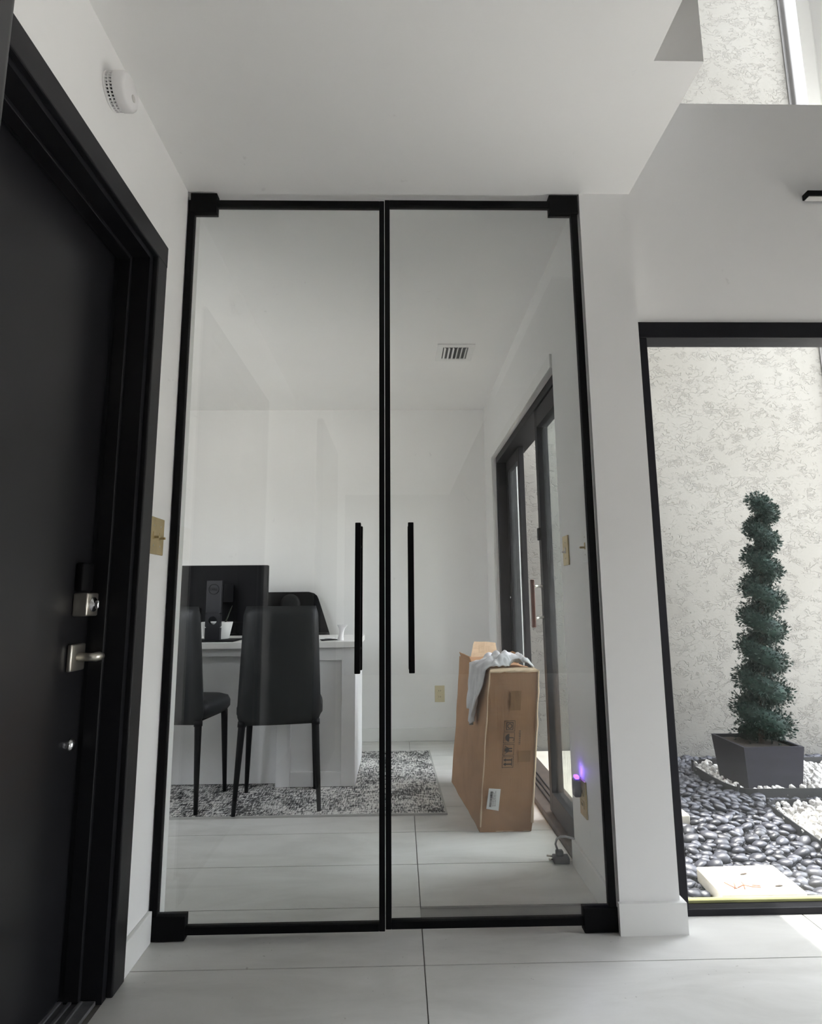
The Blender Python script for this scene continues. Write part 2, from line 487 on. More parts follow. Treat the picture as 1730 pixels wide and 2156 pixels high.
# ------------------------------------------------------------------ front door in the left wall
d1 = thing('door_1', 'solid black front entry door with black casing in left wall', 'door', (-.1, -.7, 0), kind='structure')
y0, y1, zt = DO
obj('casing', box(0, .018, y1-.001, -.171, 0, 2.105, .004), 'casing', d1)
obj('casing', box(0, .018, y0-.065, y0+.001, 0, 2.105, .004), 'casing', d1)
obj('casing', box(0, .019, y0-.065, -.171, zt-.006, 2.105, .004), 'casing', d1)
obj('jamb', box(-.15, .0015, y1-.022, y1-.0003, 0, zt-.0003), 'casing', d1)
obj('jamb', box(-.15, .0015, y0+.0003, y0+.022, 0, zt-.0003), 'casing', d1)
obj('jamb', box(-.15, .0015, y0+.022, y1-.022, zt-.022, zt-.0003), 'casing', d1)
obj('door_stop', box(-.088, -.05, y1-.034, y1-.022, 0, zt-.022, .002), 'casing', d1)
obj('door_stop', box(-.088, -.05, y0+.034, y1-.034, zt-.034, zt-.022, .002), 'casing', d1)
leaf = obj('door_leaf', box(-.145, -.1, y0+.025, y1-.026, .018, zt-.026, .003), 'door', d1)
db = obj('deadbolt', box(-.1, -.062, -.345, -.288, .955, 1.015, .004), 'nickel', d1, True)
obj('thumb_turn', lathe([(.019, 0), (.019, .003), (.006, .004), (.006, .006)], (-.062, -.316, .985), 20, 'x', box(-.056, -.046, -.321, -.311, .974, .996, .003)), 'chrome', db, True)
obj('keypad_housing', box(-.1, -.078, -.343, -.290, 1.019, 1.095, .005), 'blackplastic', d1, True)
lv = obj('lever_rose', box(-.1, -.088, -.353, -.285, .815, .884, .004), 'nickel', d1, True)
obj('lever_handle', tube([(-.088, -.32, .85), (-.05, -.32, .85), (-.046, -.312, .85), (-.045, -.300, .85), (-.045, -.288, .849)], [.011, .011, .0125, .012, .010], 12), 'nickel', lv, True)
obj('door_viewer_bolt', lathe([(.016, 0), (.016, .004), (.013, .009), (.006, .012)], (-.1, -.305, .629), 18, 'x'), 'chrome', d1, True)
th = obj('threshold', box(-.15, -.012, y0+.023, y1-.023, 0, .010, .002), 'alu', d1)
for k in range(4):
    obj('ridge', box(-.128+.026*k, -.118+.026*k, y0+.03, y1-.03, .010, .015, .002), 'alu', th)

# ------------------------------------------------------------------ pair of black-framed glass doors
def glass_door(name, label, x0, x1, z0, z1, hinge_left, hx):
    t = thing(name, label, 'door', ((x0+x1)/2, .0155, z0), kind='structure')
    ya, yb = .004, .027
    st, ml = .0225, .0175
    hl, hr = (st, ml) if hinge_left else (ml, st)
    obj('top_rail', box(x0+hl, x1-hr, ya, yb, z1-.022, z1, .0015), 'blackmetal', t)
    obj('bottom_rail', box(x0+hl, x1-hr, ya, yb, z0, z0+.021, .0015), 'blackmetal', t)
    obj('hinge_stile' if hinge_left else 'meeting_stile', box(x0, x0+hl, ya, yb, z0, z1, .0015), 'blackmetal', t)
    obj('meeting_stile' if hinge_left else 'hinge_stile', box(x1-hr, x1, ya, yb, z0, z1, .0015), 'blackmetal', t)
    obj('glass_pane', box(x0+.008, x1-.008, .0105, .0205, z0+.008, z1-.008), 'glass', t)
    cx0, cx1 = (x0+.008, x0+.101) if hinge_left else (x1-.101, x1+.003)
    obj('corner_hinge', box(cx0, cx1, .0005, .0305, z1-.050, 2.434, .0015), 'blackmetal', t)
    obj('corner_hinge', box(cx0-(.004 if hinge_left else 0), cx1+(.006 if hinge_left else 0), 0.0005, .0305, .003, .070, .0015), 'blackmetal', t)
    for s, nm in ((-1, 'pull_handle'), (1, 'pull_handle')):
        yy = .0155 + s*.047
        h = obj(nm, box(hx-.009, hx+.009, yy-.009, yy+.009, .765, 1.237, .002), 'blackmetal', t)
        for zz in (.835, 1.167):
            obj('standoff', lathe([(.007, 0), (.007, .033)], (hx, min(yy, .0155+s*.005)+(.009 if s < 0 else 0), zz), 12, 'y'), 'blackmetal', h, True)
    return t
glass_door('door_2', 'left black-framed glass door leaf, hinged on the entry wall', .003, .7005, .0165, 2.4095, True, .6165)
glass_door('door_3', 'right black-framed glass door leaf, hinged on the white pillar', .7025, 1.397, .0215, 2.4135, False, .786)

# ------------------------------------------------------------------ sliding glass door in the office right wall
d4 = thing('door_4', 'dark bronze sliding glass door in office right wall', 'door', (1.5, 1.2, 0), kind='structure')
sy0, sy1, sz = SO
obj('frame_head', box(1.425, 1.56, sy0, sy1, sz-.045, sz, .003), 'bronze', d4)
obj('frame_jamb', box(1.425, 1.56, sy1-.04, sy1, .03, sz-.045, .003), 'bronze', d4)
obj('frame_jamb', box(1.425, 1.56, sy0, sy0+.04, .03, sz-.045, .003), 'bronze', d4)
obj('casing', box(1.394, 1.4055, sy0-.001, sy1+.065, sz, sz+.062, .002), 'trim', d4)
obj('casing', box(1.394, 1.4055, sy1, sy1+.065, .0, sz, .002), 'trim', d4)
tr = obj('track', box(1.407, 1.588, sy0+.001, sy1-.001, .0, .028, .003), 'sill', d4)
for k in range(3):
    obj('track_rail', box(1.457+.0235*k, 1.461+.0235*k, sy0+.04, sy1-.04, .028, .036), 'bronze', tr)
def sash(x, t, ya, yb, sa, sb, mat, zt=.075):
    p = obj('sash', box(x-t, x+t, ya, ya+sa, .037, sz-.047, .002), 'bronze', d4)
    obj('stile', box(x-t, x+t, yb-sb, yb, .037, sz-.047, .002), 'bronze', p)
    obj('rail', box(x-t, x+t, ya+sa, yb-sb, sz-.047-zt, sz-.047, .002), 'bronze', p)
    obj('rail', box(x-t, x+t, ya+sa, yb-sb, .037, .125, .002), 'bronze', p)
    obj('glass_pane', box(x-.003, x+.003, ya+sa-.004, yb-sb+.004, .12, sz-.042-zt), mat, p)
    return p
sash(1.459, .027, .492, .912, .04, .045, 'film', .09)
sash(1.505, .016, 1.575, 1.989, .05, .06, 'film')
hd = obj('pull_handle', box(1.352, 1.370, .775, .795, .860, 1.078, .004), 'wood', d4, True)
tag(hd, 'dark red wooden grip on two metal posts')
for zz in (.90, 1.045):
    obj('handle_post', tube([(1.370, .785, zz), (1.388, .81, zz+.004), (1.41, .855, zz+.004), (1.4315, .888, zz+.004)], .006, 10), 'nickel', hd, True)
obj('thumb_latch', box(1.420, 1.4315, .872, .90, 1.27, 1.33, .003), 'blackplastic', d4)
obj('keyhole', lathe([(.009, 0), (.009, -.006), (.005, -.008)], (1.488, 1.96, 1.0), 14, 'x'), 'chrome', d4, True)

# ------------------------------------------------------------------ picture window and clerestory over it
w1 = thing('window_1', 'tall black-framed fixed window onto the pebble courtyard', 'window', (3.1, .15, 0), kind='structure')
wx0, wx1, wz = 1.601, 3.549, 1.991
obj('frame_head', box(wx0, wx1, .088, .17, wz-.062, wz, .003), 'window', w1)
obj('frame_jamb', box(wx0, wx0+.055, .088, .17, -.048, wz-.062, .003), 'window', w1)
obj('frame_jamb', box(wx1-.055, wx1, .088, .17, .03, wz-.062, .003), 'window', w1)
obj('frame_sill', box(1.604, wx1, .085, .15, -.004, .020, .003), 'window', w1)
obj('glazing_gasket', box(wx0+.055, wx1-.055, .120, .140, .020, .029, .0015), 'gasket', w1)
obj('glass_pane', box(wx0+.05, wx1-.05, .126, .134, .022, wz-.055), 'winglass', w1)
w2 = thing('window_2', 'high clear clerestory window above the grey wall', 'window', (3.1, .2, 2.913), kind='structure')
obj('glass_pane', box(1.602, 2.498, .176, .184, 2.9135, 3.848), 'winglass', w2)
obj('frame_head', box(1.602, 2.498, .15, .21, 3.80, 3.849, .002), 'window', w2)

# ------------------------------------------------------------------ second black door standing open by the camera
d5 = thing('door_5', 'black door leaf standing open at the left edge, only its rounded edge in view', 'door', (.3, -1.7, 0), kind='structure')
obj('door_leaf', box(.277, .317, -2.10, -1.3, .012, 2.03, .012, 4), 'door', d5, True)
struct('trim_1', box(.0, .27, -2.2, -2.12, 0, H), 'wall')

# ================================================================== ON THE WALLS
# smoke alarm
sa = thing('smoke_alarm', 'round white smoke alarm on left wall above the black door', 'alarm', (0, -.535, 2.315))
C0 = (0, -.535, 2.312)
obj('alarm_base', lathe([(.045, 0), (.046, .002), (.046, .006)], C0, 40, 'x'), 'whiteplastic', sa, True)
obj('alarm_cover', lathe([(.044, .0225), (.0465, .0235), (.0465, .044), (.044, .050), (.037, .0545), (.001, .0555)], C0, 40, 'x'), 'whiteplastic', sa, True)
for k in range(36):
    t = 2*math.pi*k/36
    for x0_, x1_ in ((.006, .0135), (.0155, .0230)):
        b = box(x0_, x1_, -.0014, .0014, .0405, .0455)
        bmesh.ops.rotate(b, verts=b.verts, cent=(0, 0, 0), matrix=Matrix.Rotation(t, 3, 'X'))
        bmesh.ops.translate(b, verts=b.verts, vec=C0)
        obj('vent_fin', b, 'whiteplastic', sa)
obj('vent_ring', lathe([(.0455, .0130), (.0455, .0160)], C0, 40, 'x'), 'whiteplastic', sa, True)
obj('sensor_chamber', lathe([(.039, .006), (.039, .0228)], C0, 24, 'x'), 'greyvent', sa)
obj('test_button', lathe([(.009, .054), (.009, .0565), (.007, .057)], (0, -.527, 2.300), 16, 'x'), 'lens', sa, True)

def switch_plate(name, label, c, axis, w, h, mat, toggles, tmat, cat='switch', outlet=False, sgn=1, proud=.012):
    """wall plate centred at c; axis = wall normal axis, sgn = the side it faces"""
    t = thing(name, label, cat, c)
    x, y, z = c
    def B(u0, u1, d0, d1, z0, z1, bev=0):
        a, b_ = sorted((sgn*d0, sgn*d1))
        if axis == 'x': return box(x+a, x+b_, y+u0, y+u1, z+z0, z+z1, bev)
        return box(x+u0, x+u1, y+a, y+b_, z+z0, z+z1, bev)
    obj('wall_plate', B(-w/2, w/2, 0, .006, -h/2, h/2, .002), mat, t)
    for u in toggles:
        if outlet:
            for zz in (-.021, .021):
                r = obj('receptacle', B(u-.016, u+.016, .005, .0085, zz-.013, zz+.013, .002), tmat, t)
                for du in (-.006, .006):
                    obj('slot', B(u+du-.0012, u+du+.0012, .0082, .0092, zz-.004, zz+.006), 'greyvent', r)
        else:
            s_ = obj('toggle', B(u-.005, u+.005, .005, .008, -.012, .012, .001), tmat, t)
            obj('lever', B(u-.0035, u+.0035, .007, .007+proud, -.009, -.002, .0015), tmat, s_)
            for zz in (-h*.27, h*.27):
                obj('screw', B(u-.0025, u+.0025, .0055, .0075, zz-.0025, zz+.0025, .001), 'nickel', t)
    return t
switch_plate('light_switch', 'brass two-gang toggle switch plate beside the black door casing', (0, -.103, 1.19), 'x', .105, .113, 'brass', (-.023, .023), 'brass', proud=.016)
switch_plate('wall_outlet', 'ivory outlet on the office rear wall above baseboard', (1.034, 2.40, .321), 'y', .07, .114, 'ivory', (0,), 'ivory', 'outlet', True, -1)
switch_plate('dimmer_switch', 'white rocker switch with brass plate beside sliding door', (1.405, .365, 1.176), 'x', .07, .116, 'brass', (0,), 'whiteplastic', sgn=-1, proud=.014)
switch_plate('toggle_switch', 'small toggle switch just left of right door stile', (1.405, .125, 1.172), 'x', .07, .114, 'trim', (0,), 'brass', sgn=-1, proud=.018)
switch_plate('power_outlet', 'brass outlet plate low on office right wall, under the violet night light', (1.405, .300, .285), 'x', .07, .125, 'brass', (0,), 'brass', 'outlet', True, -1)
nl = thing('night_light', 'small grey plug-in night light glowing violet', 'night light', (1.36, .32, .31))
obj('body', box(1.372, 1.3965, .300, .338, .285, .345, .006), 'bluegrey', nl, True)
obj('lamp_shade', box(1.378, 1.394, .306, .332, .345, .357, .004), 'led', nl, True)
ld = bpy.data.lights.new('night_light_glow', 'POINT'); ld.energy = .055; ld.color = (.25, .1, 1); ld.shadow_soft_size = .012
lo = bpy.data.objects.new('night_light_glow', ld); COL.objects.link(lo); lo.location = (1.388 - W[nl.name].x, .319 - W[nl.name].y, .372 - W[nl.name].z); lo.parent = nl

wl = thing('wall_lamp', 'black linear wall lamp on the grey wall above the window', 'lamp', (2.6, .08, 2.55))
obj('lamp_body', box(2.297, 2.95, .060, .092, 2.486, 2.508, .002), 'blackmetal', wl)
obj('diffuser', box(2.303, 2.944, .064, .089, 2.4835, 2.486), 'lens', wl)
obj('mount_plate', box(2.55, 2.72, .092, .0998, 2.487, 2.507, .001), 'blackmetal', wl)

# ceiling vent
cv = thing('ceiling_vent', 'white louvred air vent in the office ceiling', 'vent', (1.08, 1.35, H))
vx0, vx1, vy0, vy1 = .975, 1.192, 1.235, 1.465
for q in ((vx0, vx1, vy0, vy0+.035), (vx0, vx1, vy1-.035, vy1), (vx0, vx0+.035, vy0+.035, vy1-.035), (vx1-.035, vx1, vy0+.035, vy1-.035)):
    obj('frame', box(*q, H-.008, H, .002), 'trim', cv)
obj('shade_backing', box(vx0+.035, vx1-.035, vy0+.035, vy1-.035, H-.002, H-.0005), 'greyvent', cv)  # flat dark sheet: shade behind the louvres put into its colour
for k in range(6):
    x = vx0+.046+.0248*k
    b = box(x-.006, x+.006, vy0+.036, vy1-.036, H-.0105, H-.009)
    bmesh.ops.rotate(b, verts=b.verts, cent=(x, 0, H-.01), matrix=Matrix.Rotation(.7 if k < 3 else -.7, 3, 'Y'))
    obj('louvre', b, 'trim', cv)

# ================================================================== OFFICE FURNITURE
# rug
rg = thing('area_rug', 'black and white woven rug under desk and chairs', 'rug', (.1, 1.5, 0))
obj('pile', prism([(-1.05, .975), (.958, .985), (.934, 2.10), (-1.05, 2.10)], 0, .008, 'z'), 'rug', rg)
obj('binding', prism([(-1.05, .966), (.962, .976), (.958, .9855), (-1.05, .9755)], 0, .009, 'z'), 'rugedge', rg)
obj('binding', prism([(.957, .980), (.967, .976), (.943, 2.108), (.933, 2.10)], 0, .009, 'z'), 'rugedge', rg)

# desk
dk = thing('office_desk', 'light grey desk with white top and shaker panel pedestal', 'desk', (-.2, 1.66, .008))
Z0 = .0085
obj('desktop', box(-1.02, .520, 1.362, 1.985, .733, .767, .002), 'desktop', dk)
def pedestal(x0, x1):
    p = obj('pedestal', box(x0, x1, 1.392, 1.965, Z0, .7325, .002), 'desk', dk)
    ya, yb = 1.379, 1.3925
    obj('panel_stile', box(x0, x0+.075, ya, yb, Z0+.002, .7315, .0015), 'desk', p)
    obj('panel_stile', box(x1-.075, x1, ya, yb, Z0+.002, .7315, .0015), 'desk', p)
    obj('panel_rail', box(x0+.0755, x1-.0755, ya, yb, .665, .7315, .0015), 'desk', p)
    obj('panel_rail', box(x0+.0755, x1-.0755, ya, yb, Z0+.002, .085, .0015), 'desk', p)
    return p
pedestal(.083, .505)
pedestal(-1.0, -.60)
obj('modesty_panel', box(-.5995, .0825, 1.44, 1.456, Z0+.004, .7325, .001), 'desk', dk)
obj('support_rail', box(-.5995, .0825, 1.395, 1.42, .69, .7325, .001), 'desk', dk)

# monitor
mo = thing('monitor', 'large black monitor seen from behind on the desk', 'monitor', (-.3, 1.5, .767))
base = obj('stand_base', box(-.45, -.17, 1.395, 1.59, .768, .776, .003), 'blackplastic', mo)
nk = bmesh.new()
cxn, r_, zc = -.303, .023, .884
xa, xb, za, zb = -.345, -.261, .776, 1.108
def neck():
    b = bmesh.new(); n = 24; Y = (1.437, 1.467)
    sets = []
    for y in Y:
        out, inn = [], []
        for k in range(n):
            t = 2*math.pi*(k+.5)/n; c, s = math.cos(t), math.sin(t)
            m = max(abs(c)/.042, abs(s)/.042)
            out.append(b.verts.new((cxn+c/m, y, zc+s/m))); inn.append(b.verts.new((cxn+c*r_, y, zc+s*r_)))
        sets.append((out, inn))
    for k in range(n):
        j = (k+1) % n
        for s in range(2): b.faces.new((sets[s][0][k], sets[s][0][j], sets[s][1][j], sets[s][1][k]))
        b.faces.new((sets[0][1][k], sets[0][1][j], sets[1][1][j], sets[1][1][k]))
        b.faces.new((sets[0][0][k], sets[0][0][j], sets[1][0][j], sets[1][0][k]))
    bmesh.ops.recalc_face_normals(b, faces=b.faces)
    box(xa, xb, *Y, za, zc-.0405, .001, 1, b)
    box(xa, xb, *Y, zc+.0405, zb, .002, 1, b)
    return b
nko = obj('stand_neck', neck(), 'greyplastic', mo)
obj('hinge_arm', box(-.35, -.256, 1.467, 1.665, .985, 1.09, .004), 'blackplastic', mo)
pn = obj('display', box(-.580, -.052, 1.665, 1.70, .864, 1.207, .006), 'blackplastic', mo)
def ring(c, r0, r1, y0_, y1_, n=32):
    b = bmesh.new(); R = []
    for (r, y) in ((r0, y0_), (r1, y0_), (r1, y1_), (r0, y1_)):
        R.append([b.verts.new((c[0]+r*math.cos(2*math.pi*k/n), y, c[1]+r*math.sin(2*math.pi*k/n))) for k in range(n)])
    for a in range(4):
        for k in range(n):
            b.faces.new((R[a][k], R[a][(k+1) % n], R[(a+1) % 4][(k+1) % n], R[(a+1) % 4][k]))
    return b
obj('emblem', ring((cxn, 1.058), .0265, .0295, 1.4345, 1.437), 'blackplastic', nko)
def text_mesh(s, size, loc, rot, depth=.0008):
    cu = bpy.data.curves.new('t', 'FONT'); cu.body = s; cu.size = size; cu.extrude = depth
    cu.align_x = 'CENTER'; cu.align_y = 'CENTER'
    to = bpy.data.objects.new('t', cu); COL.objects.link(to)
    bpy.context.view_layer.update()
    me = bpy.data.meshes.new_from_object(to.evaluated_get(bpy.context.evaluated_depsgraph_get()))
    bpy.data.objects.remove(to)
    b = bmesh.new(); b.from_mesh(me); bpy.data.meshes.remove(me)
    m = Matrix.Translation(loc) @ rot
    bmesh.ops.transform(b, matrix=m, verts=b.verts)
    return b
obj('lettering', text_mesh('DELL', .021, (cxn, 1.4362, 1.058), Matrix.Rotation(math.pi/2, 4, 'X')), 'blackplastic', nko)
obj('cable', tube([(-.45, 1.664, .95), (-.45, 1.58, .86), (-.43, 1.47, .82), (-.44, 1.42, .80), (-.47, 1.5, .776)], .004, 8), 'blackplastic', mo, True)

# pot behind the stand
pt = thing('plant_pot', 'white tapered pot behind the monitor stand', 'pot', (-.316, 1.566, .7765))
obj('pot', lathe([(.066, .7675), (.068, .770), (.088, .868), (.088, .872), (.082, .872), (.078, .86)], (-.316, 1.566, 0), 32), 'ceramic', pt, True)
obj('stem', tube([(-.27, 1.566, .86), (-.255, 1.555, .90), (-.235, 1.545, .945), (-.225, 1.54, .965)], [.004, .0035, .003, .001], 7), 'stem', pt, True)
obj('stem', tube([(-.28, 1.575, .86), (-.258, 1.575, .90), (-.25, 1.575, .925)], [.004, .003, .001], 7), 'stem', pt, True)

# things on the right end of the desk
b = box(.16, .355, 1.47, 1.68, .7675, .7705)
tag(obj('paper_sheet', b, 'paper'), 'white folded paper lying on the desk behind the chair', 'paper')
pe = thing('eyeglasses', 'thin dark folded eyeglasses on the desk next to paper', 'glasses', (.37, 1.42, .7675))
obj('temple', tube([(.315, 1.385, .7715), (.35, 1.40, .773), (.395, 1.425, .7725), (.402, 1.432, .7715)], .0028, 7), 'blackplastic', pe, True)
obj('temple', tube([(.335, 1.44, .7715), (.36, 1.42, .776), (.4, 1.405, .774)], .0028, 7), 'blackplastic', pe, True)
obj('lens', lathe([(.020, 0), (.021, .002), (.020, .004)], (.325, 1.41, .7725), 18), 'greyplastic', pe, True)
obj('lens', lathe([(.020, 0), (.021, .002), (.020, .004)], (.345, 1.452, .7725), 18), 'greyplastic', pe, True)
def squeeze_tube():
    b = bmesh.new(); R = []; n = 16
    for z, rx, ry, dx in ((0, .017, .014, 0), (.006, .018, .014, 0), (.02, .015, .012, .001), (.045, .013, .010, .004), (.068, .018, .006, .007), (.08, .027, .0025, .009), (.087, .028, .002, .008)):
        R.append([b.verts.new((.417+dx+rx*math.cos(2*math.pi*k/n), 1.43+ry*math.sin(2*math.pi*k/n), .7675+z)) for k in range(n)])
    for A, B in zip(R, R[1:]):
        for k in range(n): b.faces.new((A[k], A[(k+1) % n], B[(k+1) % n], B[k]))
    b.faces.new(R[0]); b.faces.new(R[-1])
    return b
tag(obj('squeeze_tube', squeeze_tube(), 'whiteplastic', smooth=True), 'white squeezed tube standing upright on the desk end', 'tube')

# dining chairs
def dining_chair(label):
    t = thing('dining_chair', label, 'chair', (0, 0, 0), 'dining chairs in front of the desk')
    # backrest: padded shell, slightly curved and raked
    b = bmesh.new(); nu, nv = 10, 14; G = {}
    for k in (0, 1):
        for j in range(nv+1):
            v = j/nv; z = .395 + .562*v
            w = .2005 - .024*v
            if v < .12: w *= 1 - .10*(1-v/.12)**2
            if v > .94: w *= 1 - .06*((v-.94)/.06)**2
            for i in range(nu+1):
                u = -1 + 2*i/nu
                y = -.150 - .045*max(0, v-.12) - .012*u*u*(-1) + .0
                edge = min(1, (1-abs(u))*6, v*10, (1-v)*10)
                th_ = .006 + .014*max(0, edge)**.5
                y += (-th_ if k == 0 else th_)
                G[(k, i, j)] = b.verts.new((u*w, y, z))
    for j in range(nv):
        for i in range(nu):
            for k in (0, 1): b.faces.new((G[(k, i, j)], G[(k, i+1, j)], G[(k, i+1, j+1)], G[(k, i, j+1)]))
    for j in range(nv):
        for i in (0, nu): b.faces.new((G[(0, i, j)], G[(0, i, j+1)], G[(1, i, j+1)], G[(1, i, j)]))
    for i in range(nu):
        for j in (0, nv): b.faces.new((G[(0, i, j)], G[(0, i+1, j)], G[(1, i+1, j)], G[(1, i, j)]))
    obj('backrest', b, 'leather', t, True, True)
    s = bmesh.new(); n = 28; R = []
    for z, k in ((.412, .80), (.418, .93), (.44, 1.0), (.47, 1.0), (.492, .95), (.503, .80), (.507, .4)):
        ring_ = []
        for q in range(n):
            a = 2*math.pi*q/n; c_, s_ = math.cos(a), math.sin(a)
            e = .28
            x = .208*math.copysign(abs(c_)**e, c_)*k; y = .015 + .160*math.copysign(abs(s_)**e, s_)*k
            ring_.append(s.verts.new((x, y, z)))
        R.append(ring_)
    for A, B in zip(R, R[1:]):
        for q in range(n): s.faces.new((A[q], A[(q+1) % n], B[(q+1) % n], B[q]))
    s.faces.new(R[0]); s.faces.new(R[-1])
    obj('seat', s, 'leather', t, True, True)
    for sx in (-1, 1):
        obj('leg', tube([(sx*.172, -.135, .415), (sx*.174, -.137, .385), (sx*.196, -.165, .001)], [.0175, .017, .0098], 14), 'chairmetal', t, True, True)
        obj('leg', tube([(sx*.166, .150, .415), (sx*.167, .151, .385), (sx*.176, .168, .001)], [.0175, .017, .0098], 14), 'chairmetal', t, True, True)
        obj('leg_collar', tube([(sx*.1725, -.1355, .413), (sx*.174, -.137, .388)], .0205, 14), 'chairmetal', t, True, True)
        obj('seat_rail', tube([(sx*.16, -.11, .409), (sx*.155, .13, .409)], .009, 8), 'chairmetal', t, True, True)
    return t
c1 = dining_chair('black faux leather dining chair, whole back visible, in front of the grey pedestal')
c1.location = (.147, 1.165, .0085); c1.rotation_euler = (0, 0, math.radians(8))
c2 = copy_tree(c1); c2['label'] = 'black faux leather dining chair at far left, half hidden by the door frame'
c2.location = (-.372, 1.200, .0085); c2.rotation_euler = (0, 0, math.radians(-9.5))

# office chair
oc = thing('office_chair', 'black mesh office chair behind the desk', 'chair', (-.13, 2.05, 0))
def shell(prof, y, rake, thick):
    """curved panel from half-width profile [(z, w)]"""
    b = bmesh.new(); nu = 12; G = {}
    for k in (0, 1):
        for j, (z, w) in enumerate(prof):
            for i in range(nu+1):
                u = -1+2*i/nu
                G[(k, i, j)] = b.verts.new((-.1+u*w, y + rake*(z-.5) - .05*u*u + k*thick, z))
    nv = len(prof)-1
    for j in range(nv):
        for i in range(nu):
            for k in (0, 1): b.faces.new((G[(k, i, j)], G[(k, i+1, j)], G[(k, i+1, j+1)], G[(k, i, j+1)]))
        for i in (0, nu): b.faces.new((G[(0, i, j)], G[(0, i, j+1)], G[(1, i, j+1)], G[(1, i, j)]))
    for i in range(nu):
        for j in (0, nv): b.faces.new((G[(0, i, j)], G[(0, i+1, j)], G[(1, i+1, j)], G[(1, i, j)]))
    return b
obj('backrest', shell([(.52, .33), (.6, .36), (.70, .362), (.76, .352), (.88, .312), (1.0, .270), (1.025, .258), (1.042, .236), (1.052, .20)], 2.30, .05, .03), 'meshfab', oc, True)
obj('lumbar_pad', lathe([(.001, 2.275), (.05, 2.277), (.068, 2.283), (.072, 2.30)], (-.03, 0, .965), 24, 'y'), 'leather', oc, True)
obj('seat', box(-.33, .07, 1.76, 2.20, .43, .52, .035, 4), 'meshfab', oc, True)
for sx in (-.42, .22):
    ar = obj('armrest', box(sx-.035, sx+.04, 2.0, 2.22, .745, .772, .010, 3), 'blackplastic', oc, True)
    obj('arm_post', tube([(sx, 2.10, .745), (sx, 2.10, .60), (-.13+(.195 if sx > 0 else -.195), 2.10, .47)], .016, 10), 'blackplastic', ar, True)
obj('gas_lift', tube([(-.13, 2.05, .09), (-.13, 2.05, .43)], .026, 14), 'blackmetal', oc, True)
for k in range(5):
    a = 2*math.pi*k/5 + math.pi/2
    e = (-.13+.29*math.cos(a), 2.05+.29*math.sin(a))
    lg = obj('base_arm', tube([(-.13, 2.05, .11), (*e, .075)], [.026, .016], 8), 'blackplastic', oc, True)
    obj('caster', lathe([(.018, -.018), (.026, -.015), (.026, .015), (.018, .018)], (*e, .0355), 16, 'y'), 'blackplastic', lg, True)

# ------------------------------------------------------------------ cardboard box
bx = thing('cardboard_box', 'tall worn cardboard box slumped beside the sliding door', 'box', (1.15, 1.1, 0))
BW, BL, BH = .225, .70, .668
def bpt(u, v, w):
    """u across (x), v along (y), w up: sheared and turned a little"""
    x = BW*u + .060*w; y = BL*v
    c, s = math.cos(.085), math.sin(.085)
    return Vector((1.089 + x*c - y*s, .766 + x*s*.4 + y*c, .001 + BH*w))
def crushed(nu, nv, nw):
    b = bmesh.new(); bmesh.ops.create_cube(b, size=1)
    bmesh.ops.translate(b, verts=b.verts, vec=(.5, .5, .5))
    bmesh.ops.subdivide_edges(b, edges=list(b.edges), cuts=15, use_grid_fill=True)
    for v in b.verts:
        u = v.co.copy()
        p = bpt(*u)
        ex = sum(1 for q in u if q < .04 or q > .96)
        a = (.006 if ex >= 2 else .0022)
        nn = noise.noise_vector(p*9)
        if u.z < .02: nn.z = 0; a *= .8
        v.co = p + nn*a
        if ex >= 2 and u.x > .9: v.co += Vector((-.006*abs(noise.noise(p*30)), 0, -.006*abs(noise.noise(p*22)) if u.z > .9 else 0))
        if u.z < .02: v.co.z = .001
    return b
obj('carton', crushed(1, 1, 1), 'card', bx)
F_OUT = (bpt(0, 0, .5)-bpt(0, 1, .5)).normalized()
def decal(name, quads, mat, parent, off):
    """flat printed shapes on the front face, given in (u, w) face units"""
    b = bmesh.new()
    for poly in quads:
        f_ = [b.verts.new(bpt(u, 0, w) + F_OUT*off) for u, w in poly]
        b.faces.new(f_)
    bmesh.ops.recalc_face_normals(b, faces=b.faces)
    ret = bmesh.ops.extrude_face_region(b, geom=list(b.faces))
    bmesh.ops.translate(b, verts=[e for e in ret['geom'] if isinstance(e, bmesh.types.BMVert)], vec=F_OUT*.0004)
    return obj(name, b, mat, parent)
def rect(u0, u1, w0, w1): return [(u0, w0), (u1, w0), (u1, w1), (u0, w1)]
def bar(a, b_, t):
    d = Vector((b_[0]-a[0], (b_[1]-a[1])*3)); n = Vector((-d.y, d.x)).normalized()*t
    return [(a[0]+n.x, a[1]+n.y/3), (a[0]-n.x, a[1]-n.y/3), (b_[0]-n.x, b_[1]-n.y/3), (b_[0]+n.x, b_[1]+n.y/3)]
def disc(c, r, a0=0, a1=2*math.pi, n=16): return [(c[0]+r*math.cos(a0+(a1-a0)*k/n), c[1]+r*math.sin(a0+(a1-a0)*k/n)/3) for k in range(n+(0 if a1-a0 > 6 else 1))]
def arc(c, r, a0, a1, t, n=10):
    return [[(c[0]+rr*math.cos(a), c[1]+rr*math.sin(a)/3) for rr, a in ((r-t, A0), (r+t, A0), (r+t, A1), (r-t, A1))] for A0, A1 in [(a0+(a1-a0)*k/n, a0+(a1-a0)*(k+1)/n) for k in range(n)]]
def frame_q(u0, u1, w0, w1, t=.008): return [rect(u0, u1, w0, w0+t/3), rect(u0, u1, w1-t/3, w1), rect(u0, u0+t, w0, w1), rect(u1-t, u1, w0, w1)]
IU0, IU1 = .345, .565
rows = [(.392, .462), (.468, .538), (.545, .612), (.618, .686)]
OFF = .007
